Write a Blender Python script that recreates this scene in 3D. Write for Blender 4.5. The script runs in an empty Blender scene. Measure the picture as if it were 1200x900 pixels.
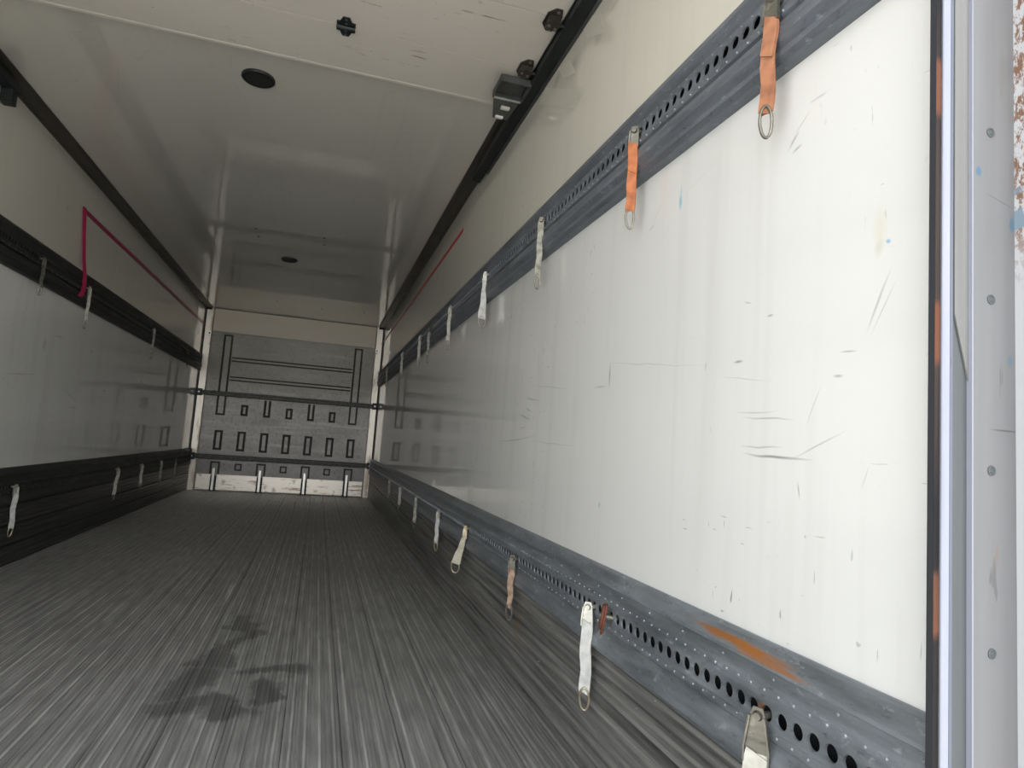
import bpy, bmesh, math, random
from math import pi, sin, cos, radians
from mathutils import Matrix, Vector
S = bpy.context.scene
COL = S.collection
random.seed(7)

# ---------------------------------------------------------------- camera
cam_d = bpy.data.cameras.new('camera')
cam = bpy.data.objects.new('camera', cam_d)
COL.objects.link(cam)
FPX = 756.34
cam_d.sensor_fit = 'HORIZONTAL'
cam_d.sensor_width = 36.0
cam_d.lens = 36.0 * FPX / 1200.0
cam_d.clip_start = 0.02
r_ = Vector((0.95529344, -0.28714938, 0.07042495))
u_ = Vector((-0.0955374, -0.07438442, 0.99264272))
f_ = Vector((0.27979822, 0.9549933, 0.09849245))
mw = Matrix(((r_.x, u_.x, -f_.x, 0.4082), (r_.y, u_.y, -f_.y, 0.0), (r_.z, u_.z, -f_.z, 0.837), (0, 0, 0, 1)))
cam.matrix_world = mw
S.camera = cam

# ---------------------------------------------------------------- world, daylight from the open rear
w = bpy.data.worlds.new('overcast_sky')
S.world = w
w.use_nodes = True
nt = w.node_tree
bg = nt.nodes['Background']
tc = nt.nodes.new('ShaderNodeTexCoord')
sep = nt.nodes.new('ShaderNodeSeparateXYZ')
nt.links.new(tc.outputs['Generated'], sep.inputs[0])
cr = nt.nodes.new('ShaderNodeValToRGB')
cr.color_ramp.elements[0].position = 0.5
cr.color_ramp.elements[0].color = (0.98, 0.985, 0.97, 1)
cr.color_ramp.elements[1].position = 1.0
cr.color_ramp.elements[1].color = (0.36, 0.40, 0.45, 1)
el = cr.color_ramp.elements.new(0.62)
el.color = (0.68, 0.70, 0.72, 1)
mr = nt.nodes.new('ShaderNodeMapRange')
mr.inputs['From Min'].default_value = -1
nt.links.new(sep.outputs['Z'], mr.inputs['Value'])
nt.links.new(mr.outputs[0], cr.inputs[0])
nt.links.new(cr.outputs[0], bg.inputs['Color'])
bg.inputs['Strength'].default_value = 4.2

# sun from the front of the truck: it lights the yard behind, which throws light up into the box
sd = bpy.data.lights.new('hazy_sun', 'SUN')
sd.energy = 15.0
sd.angle = radians(4)
sd.color = (1.0, 0.97, 0.92)
sun = bpy.data.objects.new('hazy_sun', sd)
COL.objects.link(sun)
SUNDIR = Vector((0.30, -0.45, -0.85))      # direction the light travels
sun.rotation_euler = SUNDIR.to_track_quat('-Z', 'Y').to_euler()

# portal over the open rear end (guides sky sampling, gives off nothing itself)
pd = bpy.data.lights.new('rear_opening_portal', 'AREA')
pd.shape = 'RECTANGLE'
pd.size = 2.6
pd.size_y = 2.7
pd.cycles.is_portal = True
po = bpy.data.objects.new('rear_opening_portal', pd)
COL.objects.link(po)
po.location = (0, 0.5, 1.15)
po.rotation_euler = (radians(90), 0, 0)

S.view_settings.view_transform = 'Standard'
S.view_settings.look = 'None'
S.view_settings.gamma = 1.0
S.view_settings.use_curve_mapping = False
S.view_settings.exposure = 0.22
S.cycles.max_bounces = 24
S.cycles.diffuse_bounces = 16
S.cycles.glossy_bounces = 8
S.cycles.sample_clamp_indirect = 8.0

# ---------------------------------------------------------------- dimensions (metres; x right, y into the truck, z up)
XW, Y0, YB, ZC = 1.18, 0.664, 9.39, 2.43
YS = 0.622            # where the side walls start, behind the rear frame


# ---------------------------------------------------------------- node helpers
class NG:
    def __init__(s, name):
        s.m = bpy.data.materials.new(name)
        s.m.use_nodes = True
        s.t = s.m.node_tree
        s.b = s.t.nodes['Principled BSDF']
        s.tc = s.t.nodes.new('ShaderNodeTexCoord')
        s.co = s.tc.outputs['Object']

    def n(s, typ, **k):
        x = s.t.nodes.new(typ)
        for a, b in k.items():
            setattr(x, a, b)
        return x

    def put(s, sock, v):
        if hasattr(v, 'is_output') or isinstance(v, bpy.types.NodeSocket):
            s.t.links.new(v, sock)
        else:
            if sock.type == 'RGBA' and len(v) == 3:
                v = (*v, 1)
            sock.default_value = v

    def math(s, op, a, b=0.0, clamp=False):
        x = s.n('ShaderNodeMath', operation=op, use_clamp=clamp)
        s.put(x.inputs[0], a)
        s.put(x.inputs[1], b)
        return x.outputs[0]

    def noise(s, scale, detail=3, vec=None, st=(1, 1, 1), rough=.5, off=(0, 0, 0)):
        mp = s.n('ShaderNodeMapping')
        s.put(mp.inputs['Vector'], vec or s.co)
        mp.inputs['Scale'].default_value = st
        mp.inputs['Location'].default_value = off
        x = s.n('ShaderNodeTexNoise')
        s.put(x.inputs['Vector'], mp.outputs[0])
        x.inputs['Scale'].default_value = scale
        x.inputs['Detail'].default_value = detail
        x.inputs['Roughness'].default_value = rough
        return x.outputs['Fac']

    def rng(s, v, a, b, c=0.0, d=1.0):
        x = s.n('ShaderNodeMapRange')
        s.put(x.inputs['Value'], v)
        for i, q in zip((1, 2, 3, 4), (a, b, c, d)):
            x.inputs[i].default_value = q
        return x.outputs[0]

    def mix(s, f, a, b):
        x = s.n('ShaderNodeMix', data_type='RGBA')
        s.put(x.inputs[0], f)
        s.put(x.inputs[6], a)
        s.put(x.inputs[7], b)
        return x.outputs[2]

    def xyz(s):
        x = s.n('ShaderNodeSeparateXYZ')
        s.put(x.inputs[0], s.co)
        return x.outputs

    def ell(s, c, half, rot=(0, 0, 0), vec=None, soft=0.0):
        # 1 inside an ellipsoid with centre c and half sizes half, fading to 0 at its rim
        mp = s.n('ShaderNodeMapping', vector_type='TEXTURE')
        s.put(mp.inputs['Vector'], vec or s.co)
        mp.inputs['Location'].default_value = c
        mp.inputs['Rotation'].default_value = rot
        mp.inputs['Scale'].default_value = half
        x = s.n('ShaderNodeVectorMath', operation='LENGTH')
        s.t.links.new(mp.outputs[0], x.inputs[0])
        return s.rng(x.outputs['Value'], 1.0, soft, 0, 1)

    def fin(s, col, rough=.5, metal=0.0, bump=None, bs=.2, bd=.002, spec=.5, coat=0.0):
        s.put(s.b.inputs['Base Color'], col)
        s.put(s.b.inputs['Roughness'], rough)
        s.put(s.b.inputs['Metallic'], metal)
        s.b.inputs['Specular IOR Level'].default_value = spec
        s.b.inputs['Coat Weight'].default_value = coat
        s.b.inputs['Coat Roughness'].default_value = .05
        if bump is not None:
            x = s.n('ShaderNodeBump')
            x.inputs['Strength'].default_value = bs
            x.inputs['Distance'].default_value = bd
            s.put(x.inputs['Height'], bump)
            s.t.links.new(x.outputs[0], s.b.inputs['Normal'])
        return s.m


def wall_mat(name, marks, upper_cream=True):
    g = NG(name)
    X, Y, Z = g.xyz()
    base = g.mix(g.noise(.9, 2), (.77, .77, .745), (.71, .71, .69))
    # the strip above the upper rail is cream
    if upper_cream:
        base = g.mix(g.rng(Z, 1.70, 1.705), base, (.645, .622, .54))
    drip = g.noise(1, 4, st=(8, 14, .7))
    base = g.mix(g.rng(drip, .52, .8, 0, .28), base, (.50, .49, .46))
    # fine random scuffs: upright, level and slanting
    mask = g.rng(g.noise(2.0, 2, off=(3, 5, 1)), .44, .62)
    v = g.rng(g.noise(1, 3, st=(10, 90, 16), off=(0, 3, 0)), .70, .735)
    h = g.rng(g.noise(1, 3, st=(10, 14, 110), off=(0, 9, 4)), .70, .74)
    sp = g.rng(g.noise(46, 2, off=(2, 1, 7)), .755, .775)
    m = g.math('MAXIMUM', g.math('MAXIMUM', v, h), sp)
    m = g.math('MULTIPLY', g.math('MULTIPLY', m, mask), .75)
    base = g.mix(m, base, (.16, .165, .16))
    # marks with a place of their own
    wob = g.n('ShaderNodeTexNoise')
    g.put(wob.inputs['Vector'], g.co)
    wob.inputs['Scale'].default_value = 7
    vm = g.n('ShaderNodeVectorMath', operation='MULTIPLY_ADD')
    g.t.links.new(wob.outputs['Color'], vm.inputs[0])
    vm.inputs[1].default_value = (.016, .016, .016)
    g.t.links.new(g.co, vm.inputs[2])
    wv = g.n('ShaderNodeVectorMath', operation='SUBTRACT')
    g.t.links.new(vm.outputs[0], wv.inputs[0])
    wv.inputs[1].default_value = (.008, .008, .008)
    for (cy, cz, hl, hw, ang, colr, op) in marks:
        e = g.ell((0, cy, cz), (50, hl, hw * (.75 if hw < .008 else 1)), (radians(ang), 0, 0), wv.outputs[0])
        base = g.mix(g.math('MULTIPLY', g.rng(e, 0, .8), op * .8), base, colr)
    # soft bump of the moulded panel
    bmp = g.noise(3.0, 2, st=(1, 1, .35))
    g.fin(base, .35, bump=bmp, bs=.10, bd=.004, spec=.5, coat=1.0)
    g.put(g.b.inputs['Coat Roughness'], g.rng(g.noise(5, 3), .35, .7, .02, .06))
    g.b.inputs['Coat IOR'].default_value = 1.65
    return g.m


DK = (.10, .105, .10)
GM = (.33, .32, .30)
right_marks = [
    # y, z, half length, half width, angle in the wall, colour, opacity
    (.96, .855, .10, .0045, 2, DK, .9), (.86, .875, .07, .0030, -22, GM, .7), (1.0, .872, .07, .003, 0, GM, .8),
    (.985, .923, .08, .0028, 3, DK, .6), (1.02, .935, .07, .0022, 2, GM, .7), (.87, .94, .045, .002, -66, GM, .6),
    (1.075, 1.035, .016, .005, 0, DK, .85), (.745, 1.09, .055, .004, -66, GM, .7), (.735, 1.08, .05, .002, -60, GM, .6),
    (1.06, 1.0, .09, .002, 8, GM, .5), (.765, .83, .02, .002, -70, GM, .5),
    (.985, 1.11, .012, .004, 0, DK, .7), (1.05, 1.15, .014, .0025, 20, DK, .6), (.90, .80, .018, .003, 80, DK, .7),
    (.80, 1.02, .02, .0025, 4, DK, .6), (.82, .985, .012, .004, 0, DK, .6),
    (2.35, 1.03, .10, .005, 8, DK, .6), (2.15, 1.06, .22, .003, 6, GM, .6), (2.42, .96, .08, .006, 10, DK, .7),
    (2.38, .99, .05, .006, 14, DK, .6), (2.44, .92, .06, .004, 0, DK, .5), (2.55, .872, .30, .004, -3, DK, .7),
    (2.1, .862, .25, .003, 2, GM, .6), (1.66, 1.06, .006, .045, 0, DK, .7), (1.72, 1.03, .05, .004, 0, DK, .5),
    (1.45, 1.07, .3, .0025, 7, GM, .5), (2.3, 1.16, .006, .06, 0, GM, .55), (2.5, 1.12, .006, .05, 0, GM, .5),
    # rub marks of swinging strap rings
    (.935, 1.425, .022, .006, -50, (.35, .33, .28), .9), (.915, 1.45, .028, .003, -35, (.45, .42, .36), .8),
    (.925, 1.405, .015, .004, -20, (.2, .2, .17), .8), (1.43, 1.455, .03, .004, -45, (.5, .45, .38), .6), (1.455, 1.425, .02, .005, -15, (.4, .38, .34), .7),
    (1.25, 1.47, .12, .003, -14, (.60, .58, .55), .5),
    # tape residue, blue paint
    (.745, 1.20, .016, .045, 0, (.70, .66, .52), .7), (.748, 1.17, .010, .02, 12, (.55, .52, .42), .5),
    (1.322, 1.447, .008, .022, 0, (.10, .42, .62), .9), (1.32, 1.47, .004, .02, 0, (.2, .55, .7), .8),
    (.731, 1.176, .006, .006, 20, (.05, .35, .55), .9), (1.683, .695, .006, .012, 0, (.08, .38, .55), .8),
    # old tape outlines high on the wall
    (2.12, 2.25, .11, .05, 10, (.40, .39, .34), .9), (2.30, 2.30, .07, .035, -20, (.42, .40, .35), .9),
    (1.90, 2.23, .05, .035, 30, (.44, .42, .37), .9), (1.79, 2.26, .09, .006, 0, (.4, .4, .36), .6),
    (2.52, 2.35, .15, .012, 0, (.16, .17, .17), .7), (2.0, 2.345, .25, .008, 0, (.2, .21, .2), .7),
    (2.95, 2.37, .3, .010, 0, (.22, .22, .21), .6), (1.95, 2.13, .004, .06, 25, (.35, .34, .3), .6),
]
left_marks = [
    (4.15, 1.05, .25, .006, 4, DK, .5), (4.9, .98, .20, .005, -14, DK, .5), (4.4, 1.25, .03, .05, 0, GM, .6),
    (5.2, 1.3, .03, .03, 0, DK, .4), (5.0, .9, .10, .01, 0, GM, .5), (6.6, 1.2, .04, .02, 0, DK, .6),
    (4.2, 1.46, .006, .05, 0, DK, .4), (4.6, 1.32, .10, .01, 0, GM, .6), (4.3, 1.62, .03, .02, 30, GM, .6),
    (4.45, 2.1, .03, .02, 0, GM, .5), (5.6, 1.05, .05, .01, 0, DK, .5), (7.4, 1.05, .1, .008, 0, DK, .4),
]
M = {}
M['wall_r'] = wall_mat('glossy_white_panel_right', right_marks)
M['wall_l'] = wall_mat('glossy_white_panel_left', left_marks)

g = NG('glossy_cream_ceiling')
c = g.mix(g.noise(.8, 3), (.69, .665, .60), (.63, .605, .545))
c = g.mix(g.rng(g.noise(1, 4, st=(24, .8, 8)), .55, .75, 0, .08), c, (.38, .36, .33))
ln = g.noise(1, 2, st=(2.2, .9, 1))
ln = g.rng(g.math('ABSOLUTE', g.math('SUBTRACT', ln, .5)), .004, .0, 0, .10)
c = g.mix(ln, c, (.34, .24, .20))
M['ceiling'] = g.fin(c, .25, bump=g.noise(1.6, 2, st=(1.5, .6, 1)), bs=.05, bd=.005, spec=.4, coat=1.0)
g.b.inputs['Coat IOR'].default_value = 2.15
g.b.inputs['Coat Roughness'].default_value = .02

g = NG('cream_door_panel')
c = g.mix(g.noise(2, 3), (.66, .62, .555), (.57, .53, .475))
sc = g.math('MULTIPLY', g.rng(g.noise(1, 4, st=(9, 60, 1), off=(1, 7, 0)), .63, .70), g.rng(g.noise(2.2, 2, off=(5, 3, 2)), .52, .62))
c = g.mix(g.math('MULTIPLY', sc, .8), c, (.16, .14, .12))
c = g.mix(g.rng(g.noise(34, 2, st=(1, 1.5, 1)), .74, .77, 0, .7), c, (.2, .17, .14))
M['door'] = g.fin(c, .42, bump=g.noise(30, 3, st=(.3, 1, 1)), bs=.1)


def steel(name, a, b, rough=(.35, .6), metal=.6, rust=None, spots=True):
    g = NG(name)
    n1 = g.noise(1, 5, st=(22, 5, 30), rough=.65)
    n2 = g.noise(60, 3, st=(1, .5, 1), rough=.7)
    c = g.mix(g.rng(n1, .3, .72), a, b)
    if spots:
        c = g.mix(g.rng(n2, .60, .74, 0, .55), c, tuple(min(1, q * 1.7) for q in b))
        c = g.mix(g.rng(n2, .40, .28, 0, .5), c, tuple(q * .45 for q in a))
    if rust:
        for (cc, half, rot, op) in rust:
            e = g.ell(cc, half, rot)
            e = g.math('MULTIPLY', g.rng(g.math('ADD', e, g.math('MULTIPLY', g.noise(1, 5, st=(30, 22, 260), rough=.7), 1.6)), .85, 1.35), g.rng(e, 0, .3))
            c = g.mix(g.math('MULTIPLY', e, op), c, (.50, .20, .06))
    return g.fin(c, g.rng(n1, .3, .7, rough[0], rough[1]), metal, bump=g.noise(40, 4, st=(1, .25, 1)), bs=.12, bd=.001)


M['rail'] = steel('dull_galvanised_steel', (.13, .145, .17), (.24, .26, .29), (.38, .6), .55)
M['rail_low'] = steel('worn_galvanised_steel', (.16, .175, .19), (.34, .37, .40), (.3, .55), .6,
                      rust=[((1.15, 1.01, .524), (.08, .17, .0085), (0, 0, 0), 1.0), ((1.15, .92, .516), (.08, .11, .006), (0, 0, 0), .8),
                            ((1.14, .925, .441), (.05, .016, .018), (0, 0, 0), .8)])
M['rail_dark'] = steel('dark_dirty_shaded_steel', (.018, .019, .019), (.05, .052, .05), (.4, .6), .5)  # also darkens the left rails, putting shade into their colour
M['hollow'] = steel('black_rail_hollow', (.010, .011, .013), (.02, .021, .024), (.7, .8), .2, spots=False)  # near-black colour carries the shade inside the rail
M['track'] = steel('black_track_steel', (.012, .014, .015), (.035, .042, .042), (.35, .6), .5)
M['bracket'] = steel('dark_grey_bracket_steel', (.06, .065, .063), (.12, .125, .12), (.4, .6), .5)
M['cornice'] = steel('dark_brown_grey_trim', (.045, .042, .034), (.075, .07, .058), (.3, .5), .3)
M['bracket_brown'] = steel('dark_brown_hinge_steel', (.030, .025, .02), (.10, .09, .08), (.35, .55), .6)
M['galv'] = steel('bright_galvanised_fitting', (.40, .40, .36), (.62, .61, .55), (.3, .5), .75)
M['fitting_dark'] = steel('tarnished_fitting', (.10, .095, .08), (.25, .24, .20), (.3, .5), .75)
M['ring'] = steel('tarnished_ring_steel', (.16, .15, .12), (.33, .31, .26), (.25, .45), .8)
M['brass'] = steel('yellow_zinc_ring', (.42, .36, .22), (.66, .60, .45), (.25, .45), .8)
M['rivet'] = steel('bright_rivet', (.42, .44, .47), (.6, .62, .65), (.3, .5), .6, spots=False)
M['rivet_dull'] = steel('dull_rivet', (.20, .215, .235), (.34, .36, .38), (.4, .6), .5)
M['bulk_bar'] = steel('scuffed_dark_bar', (.035, .036, .034), (.16, .16, .15), (.35, .6), .5)

g = NG('dark_ribbed_aluminium')
X, Y, Z = g.xyz()
st = g.noise(1, 5, st=(62, .7, 1), rough=.7)
c = g.mix(g.rng(st, .3, .72), (.19, .188, .182), (.44, .435, .42))
vr = g.rng(g.noise(1, 4, st=(17, .35, 1), off=(2, 8, 0), rough=.7), .40, .66, .12, .62)
c = g.mix(g.math('MULTIPLY', g.rng(Z, .0004, .0016), vr), c, (.80, .79, .77))                 # rib crests polished by loads
c = g.mix(g.rng(g.noise(1, 4, st=(40, 5, 1), off=(4, 4, 4)), .42, .66, .0, .6), c, (.17, .168, .16))
c = g.mix(g.rng(g.noise(1.3, 3), .45, .75, 0, .35), c, (.16, .16, .15))
wn = g.n('ShaderNodeTexNoise'); g.put(wn.inputs['Vector'], g.co); wn.inputs['Scale'].default_value = 4.2; wn.inputs['Detail'].default_value = 4
va = g.n('ShaderNodeVectorMath', operation='MULTIPLY_ADD'); g.t.links.new(wn.outputs['Color'], va.inputs[0]); va.inputs[1].default_value = (.42, .42, 0); g.t.links.new(g.co, va.inputs[2])
wet = None
for (cx, cy, hx, hy) in ((.34, 2.42, .13, .09), (.54, 2.66, .13, .07), (.33, 2.85, .07, .20), (.40, 3.15, .05, .34), (.44, 2.32, .12, .07), (.30, 2.60, .08, .12), (.53, 2.48, .05, .10)):
    e = g.ell((cx, cy, 0), (hx, hy, 9), (0, 0, 0), va.outputs[0])
    e = g.rng(e, .0, .35)
    wet = e if wet is None else g.math('MAXIMUM', wet, e)
c = g.mix(g.math('MULTIPLY', wet, .62), c, (.06, .061, .057))
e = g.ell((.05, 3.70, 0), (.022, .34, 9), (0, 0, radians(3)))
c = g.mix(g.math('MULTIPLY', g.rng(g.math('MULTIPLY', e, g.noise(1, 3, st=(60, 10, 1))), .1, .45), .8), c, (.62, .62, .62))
M['floor'] = g.fin(c, g.rng(st, .3, .7, .30, .5), .25, bump=g.noise(90, 3, st=(1, .1, 1)), bs=.15, bd=.001)

g = NG('kick_board_left_shaded')
st = g.noise(1, 5, st=(1, 1.2, 60), rough=.65)
c = g.mix(g.rng(st, .35, .7), (.09, .088, .084), (.34, .335, .32))
c = g.mix(g.rng(g.noise(70, 2), .74, .77), c, (.5, .5, .48))
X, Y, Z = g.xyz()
c = g.mix(g.rng(X, .5, -.5, 0, .72), c, (.02, .02, .019))  # left side painted darker, standing in for the shade there
c = g.mix(g.math('MULTIPLY', g.rng(Y, 7.2, 9.0), g.rng(st, .45, .6, 0, .6)), c, (.48, .45, .40))  # pale streaks toward the bulkhead stand in for reflections
c = g.mix(g.rng(g.ell((1.15, 2.26, .22), (.1, .05, .12)), 0, 1, 0, .5), c, (.22, .14, .08))
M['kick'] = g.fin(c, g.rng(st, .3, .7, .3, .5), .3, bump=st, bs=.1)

g = NG('grey_bulkhead_plate')
n = g.noise(1, 5, st=(2.5, 1, 5), rough=.65)
c = g.mix(g.rng(n, .3, .72), (.215, .205, .195), (.31, .30, .285))
c = g.mix(g.rng(g.noise(1, 4, st=(1.2, 1, 16)), .55, .75, 0, .4), c, (.50, .47, .45))
X, Y, Z = g.xyz()
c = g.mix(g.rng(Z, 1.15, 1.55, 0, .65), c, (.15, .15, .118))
c = g.mix(g.math('MULTIPLY', g.rng(g.noise(26, 4, rough=.7), .52, .62), .35), c, (.11, .10, .09))
M['bulkhead'] = g.fin(c, .40, .30, bump=n, bs=.1)
g = NG('dark_stamping_and_gap')
c = g.mix(g.noise(30, 3), (.022, .022, .02), (.05, .05, .045))
M['stamp'] = g.fin(c, .6)  # near-black tone of stamped outlines, post gaps and gussets
g = NG('cream_header_paint')
c = g.mix(g.noise(1, 4, st=(1, 1, 5)), (.93, .84, .70), (.84, .76, .63))
M['header'] = g.fin(c, .35)


def worn_white(name, base, dirt, amt=.55, st_=(1.5, 1.5, 30), metal=.6, rough=.3):
    g = NG(name)
    n = g.noise(1, 5, st=st_, rough=.7)
    c = g.mix(g.rng(n, amt, amt + .12), base, dirt)
    c = g.mix(g.rng(g.noise(9, 4), .62, .72, 0, .6), c, tuple(q * .6 for q in dirt))
    return g.fin(c, rough, metal, bump=n, bs=.1)


M['kick_white'] = worn_white('scraped_white_kick_plate', (.95, .89, .79), (.30, .17, .09), .55, (2.6, 1, 26), .5, .36)
M['post_white'] = worn_white('white_corner_post', (.90, .84, .75), (.5, .40, .29), .52, (9, 9, 1.6), .4, .4)
M['kick_post'] = worn_white('pale_kick_post', (.9, .88, .83), (.3, .26, .2), .62, (20, 20, 6))


def webbing(name, a, b):
    g = NG(name)
    wv = g.n('ShaderNodeTexWave', bands_direction='Z')
    g.put(wv.inputs['Vector'], g.co)
    wv.inputs['Scale'].default_value = 260
    n = g.noise(45, 4)
    c = g.mix(g.rng(n, .4, .72), a, b)
    return g.fin(c, .85, bump=wv.outputs['Fac'], bs=.3, bd=.0006, spec=.2)


M['orange'] = webbing('faded_orange_webbing', (.42, .19, .105), (.27, .12, .07))
M['orange2'] = webbing('bright_orange_webbing', (.50, .18, .08), (.32, .12, .06))
M['white_web'] = webbing('off_white_webbing', (.56, .545, .49), (.38, .365, .32))
M['grey_web'] = webbing('pale_grey_webbing', (.60, .60, .575), (.44, .44, .42))
M['dirty_web'] = webbing('dirty_grey_webbing', (.42, .41, .36), (.2, .19, .16))
M['yellow_web'] = webbing('yellowed_webbing', (.56, .54, .46), (.42, .36, .22))
M['brown_web'] = webbing('frayed_brown_webbing', (.42, .30, .22), (.18, .11, .08))
M['green_web'] = webbing('dark_oily_webbing', (.10, .105, .085), (.05, .05, .04))
g = NG('rust_brown_steel')
M['rust'] = g.fin(g.mix(g.noise(60, 4), (.20, .06, .03), (.09, .035, .02)), .6, .2, bump=g.noise(90, 3), bs=.3)
g = NG('magenta_tape')
M['tape_l'] = g.fin(g.mix(g.noise(20, 2), (.42, .02, .09), (.30, .012, .06)), .35)
g = NG('red_tape')
M['tape_r'] = g.fin(g.mix(g.noise(20, 2), (.55, .04, .04), (.42, .03, .03)), .4)
g = NG('black_lamp_rim')
M['black'] = g.fin((.010, .010, .010), .45)
g = NG('smoked_lamp_lens')
M['lens'] = g.fin((.02, .02, .02), .4)

# rear frame materials
def frame_alu(name, a, b, marks=()):
    g = NG(name)
    n = g.noise(1, 5, st=(30, 30, 1.4), rough=.6)
    c = g.mix(g.rng(n, .3, .7), a, b)
    c = g.mix(g.rng(g.noise(1, 3, st=(60, 60, 9), off=(2, 2, 9)), .70, .73, 0, .5), c, tuple(q * .5 for q in a))
    for (cc, half, rot, colr, op) in marks:
        c = g.mix(g.math('MULTIPLY', g.rng(g.ell(cc, half, rot), 0, .5), op), c, colr)
    return g.fin(c, g.rng(n, .3, .7, .4, .6), .15, bump=n, bs=.05)


BL = (.10, .30, .45)
M['pillar'] = frame_alu('satin_grey_pillar', (.155, .155, .160), (.19, .19, .196), [
    ((1.202, .611, 1.240), (.006, .1, .008), (0, 0, 0), (.05,.14,.22), .8), ((1.260, .611, 1.177), (.005, .1, .012), (0, 0, 0), (.05,.14,.22), .7),
    ((1.256, .611, .994), (.006, .1, .01), (0, 0, 0), (.05,.14,.22), .4), ((1.248, .611, .903), (.03, .1, .0015), (0, 0, 0), (.07, .07, .07), .8),
    ((1.239, .611, 1.206), (.03, .1, .001), (0, radians(15), 0), (.08,.08,.09), .6), ((1.231, .611, .744), (.004, .1, .02), (0, radians(10), 0), (.2,.14,.10), .5),
    ((1.244, .611, 1.38), (.006, .1, .05), (0, 0, 0), (.16,.15,.12), .4)])
M['frame_strip'] = frame_alu('blue_grey_frame_strip', (.072, .08, .084), (.10, .108, .112))
M['frame_plate'] = frame_alu('pale_frame_plate', (.15, .15, .145), (.20, .198, .19))
M['frame_bright'] = frame_alu('bright_frame_lip', (.29, .305, .36), (.23, .24, .29))
M['frame_edge'] = frame_alu('blue_frame_edge', (.11, .12, .16), (.14, .155, .2))
g = NG('peeling_white_frame_edge')
X, Y, Z = g.xyz()
m = g.math('MULTIPLY', g.rng(g.noise(120, 4, st=(1, 1, .5), rough=.75), .47, .55), g.rng(g.math('ABSOLUTE', g.math('SUBTRACT', Z, 1.34)), .26, .16))
c = g.mix(m, (.42, .425, .44), (.17, .09, .055))
c = g.mix(g.math('MULTIPLY', g.rng(g.noise(30, 3, off=(1, 1, 1)), .55, .6), g.rng(g.math('ABSOLUTE', g.math('SUBTRACT', Z, 1.187)), .08, .02)), c, (.17, .23, .28))
M['frame_rust'] = g.fin(c, .5)
g = NG('rusty_door_groove')
X, Y, Z = g.xyz()
n = g.noise(1, 4, st=(30, 30, 4))
c = g.mix(g.rng(n, .35, .7), (.010, .009, .010), (.04, .028, .024))
rb = None
for zc_, hh in ((1.345, .043), (1.02, .043), (.685, .043)):
    q = g.rng(g.math('ABSOLUTE', g.math('SUBTRACT', g.math('ADD', Z, g.math('MULTIPLY', g.noise(30, 2), .02)), zc_ + .01)), hh, hh - .012)
    rb = q if rb is None else g.math('MAXIMUM', rb, q)
c = g.mix(g.math('MULTIPLY', rb, g.rng(n, .25, .45, .5, 1)), c, (.13, .05, .028))
M['groove'] = g.fin(c, .65, .0, spec=.2)
g = NG('dark_rubber_seal')
M['seal'] = g.fin((.006, .007, .009), .55, spec=.15)
g = NG('outer_shell_white')
M['shell'] = g.fin((.7, .7, .7), .5)
g = NG('yard_concrete')
M['ground'] = g.fin(g.mix(g.noise(.7, 5), (.36, .35, .33), (.46, .45, .42)), .85)


# ---------------------------------------------------------------- mesh helpers
def link(name, verts, faces, mat, parent=None, smooth=False):
    me = bpy.data.meshes.new(name)
    me.from_pydata([tuple(v) for v in verts], [], faces)
    me.validate()
    bm = bmesh.new()
    bm.from_mesh(me)
    bmesh.ops.recalc_face_normals(bm, faces=bm.faces)
    bm.to_mesh(me)
    bm.free()
    me.materials.append(mat)
    if smooth:
        for p in me.polygons:
            p.use_smooth = True
    o = bpy.data.objects.new(name, me)
    COL.objects.link(o)
    if parent is not None:
        o.parent = parent
    return o


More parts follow.
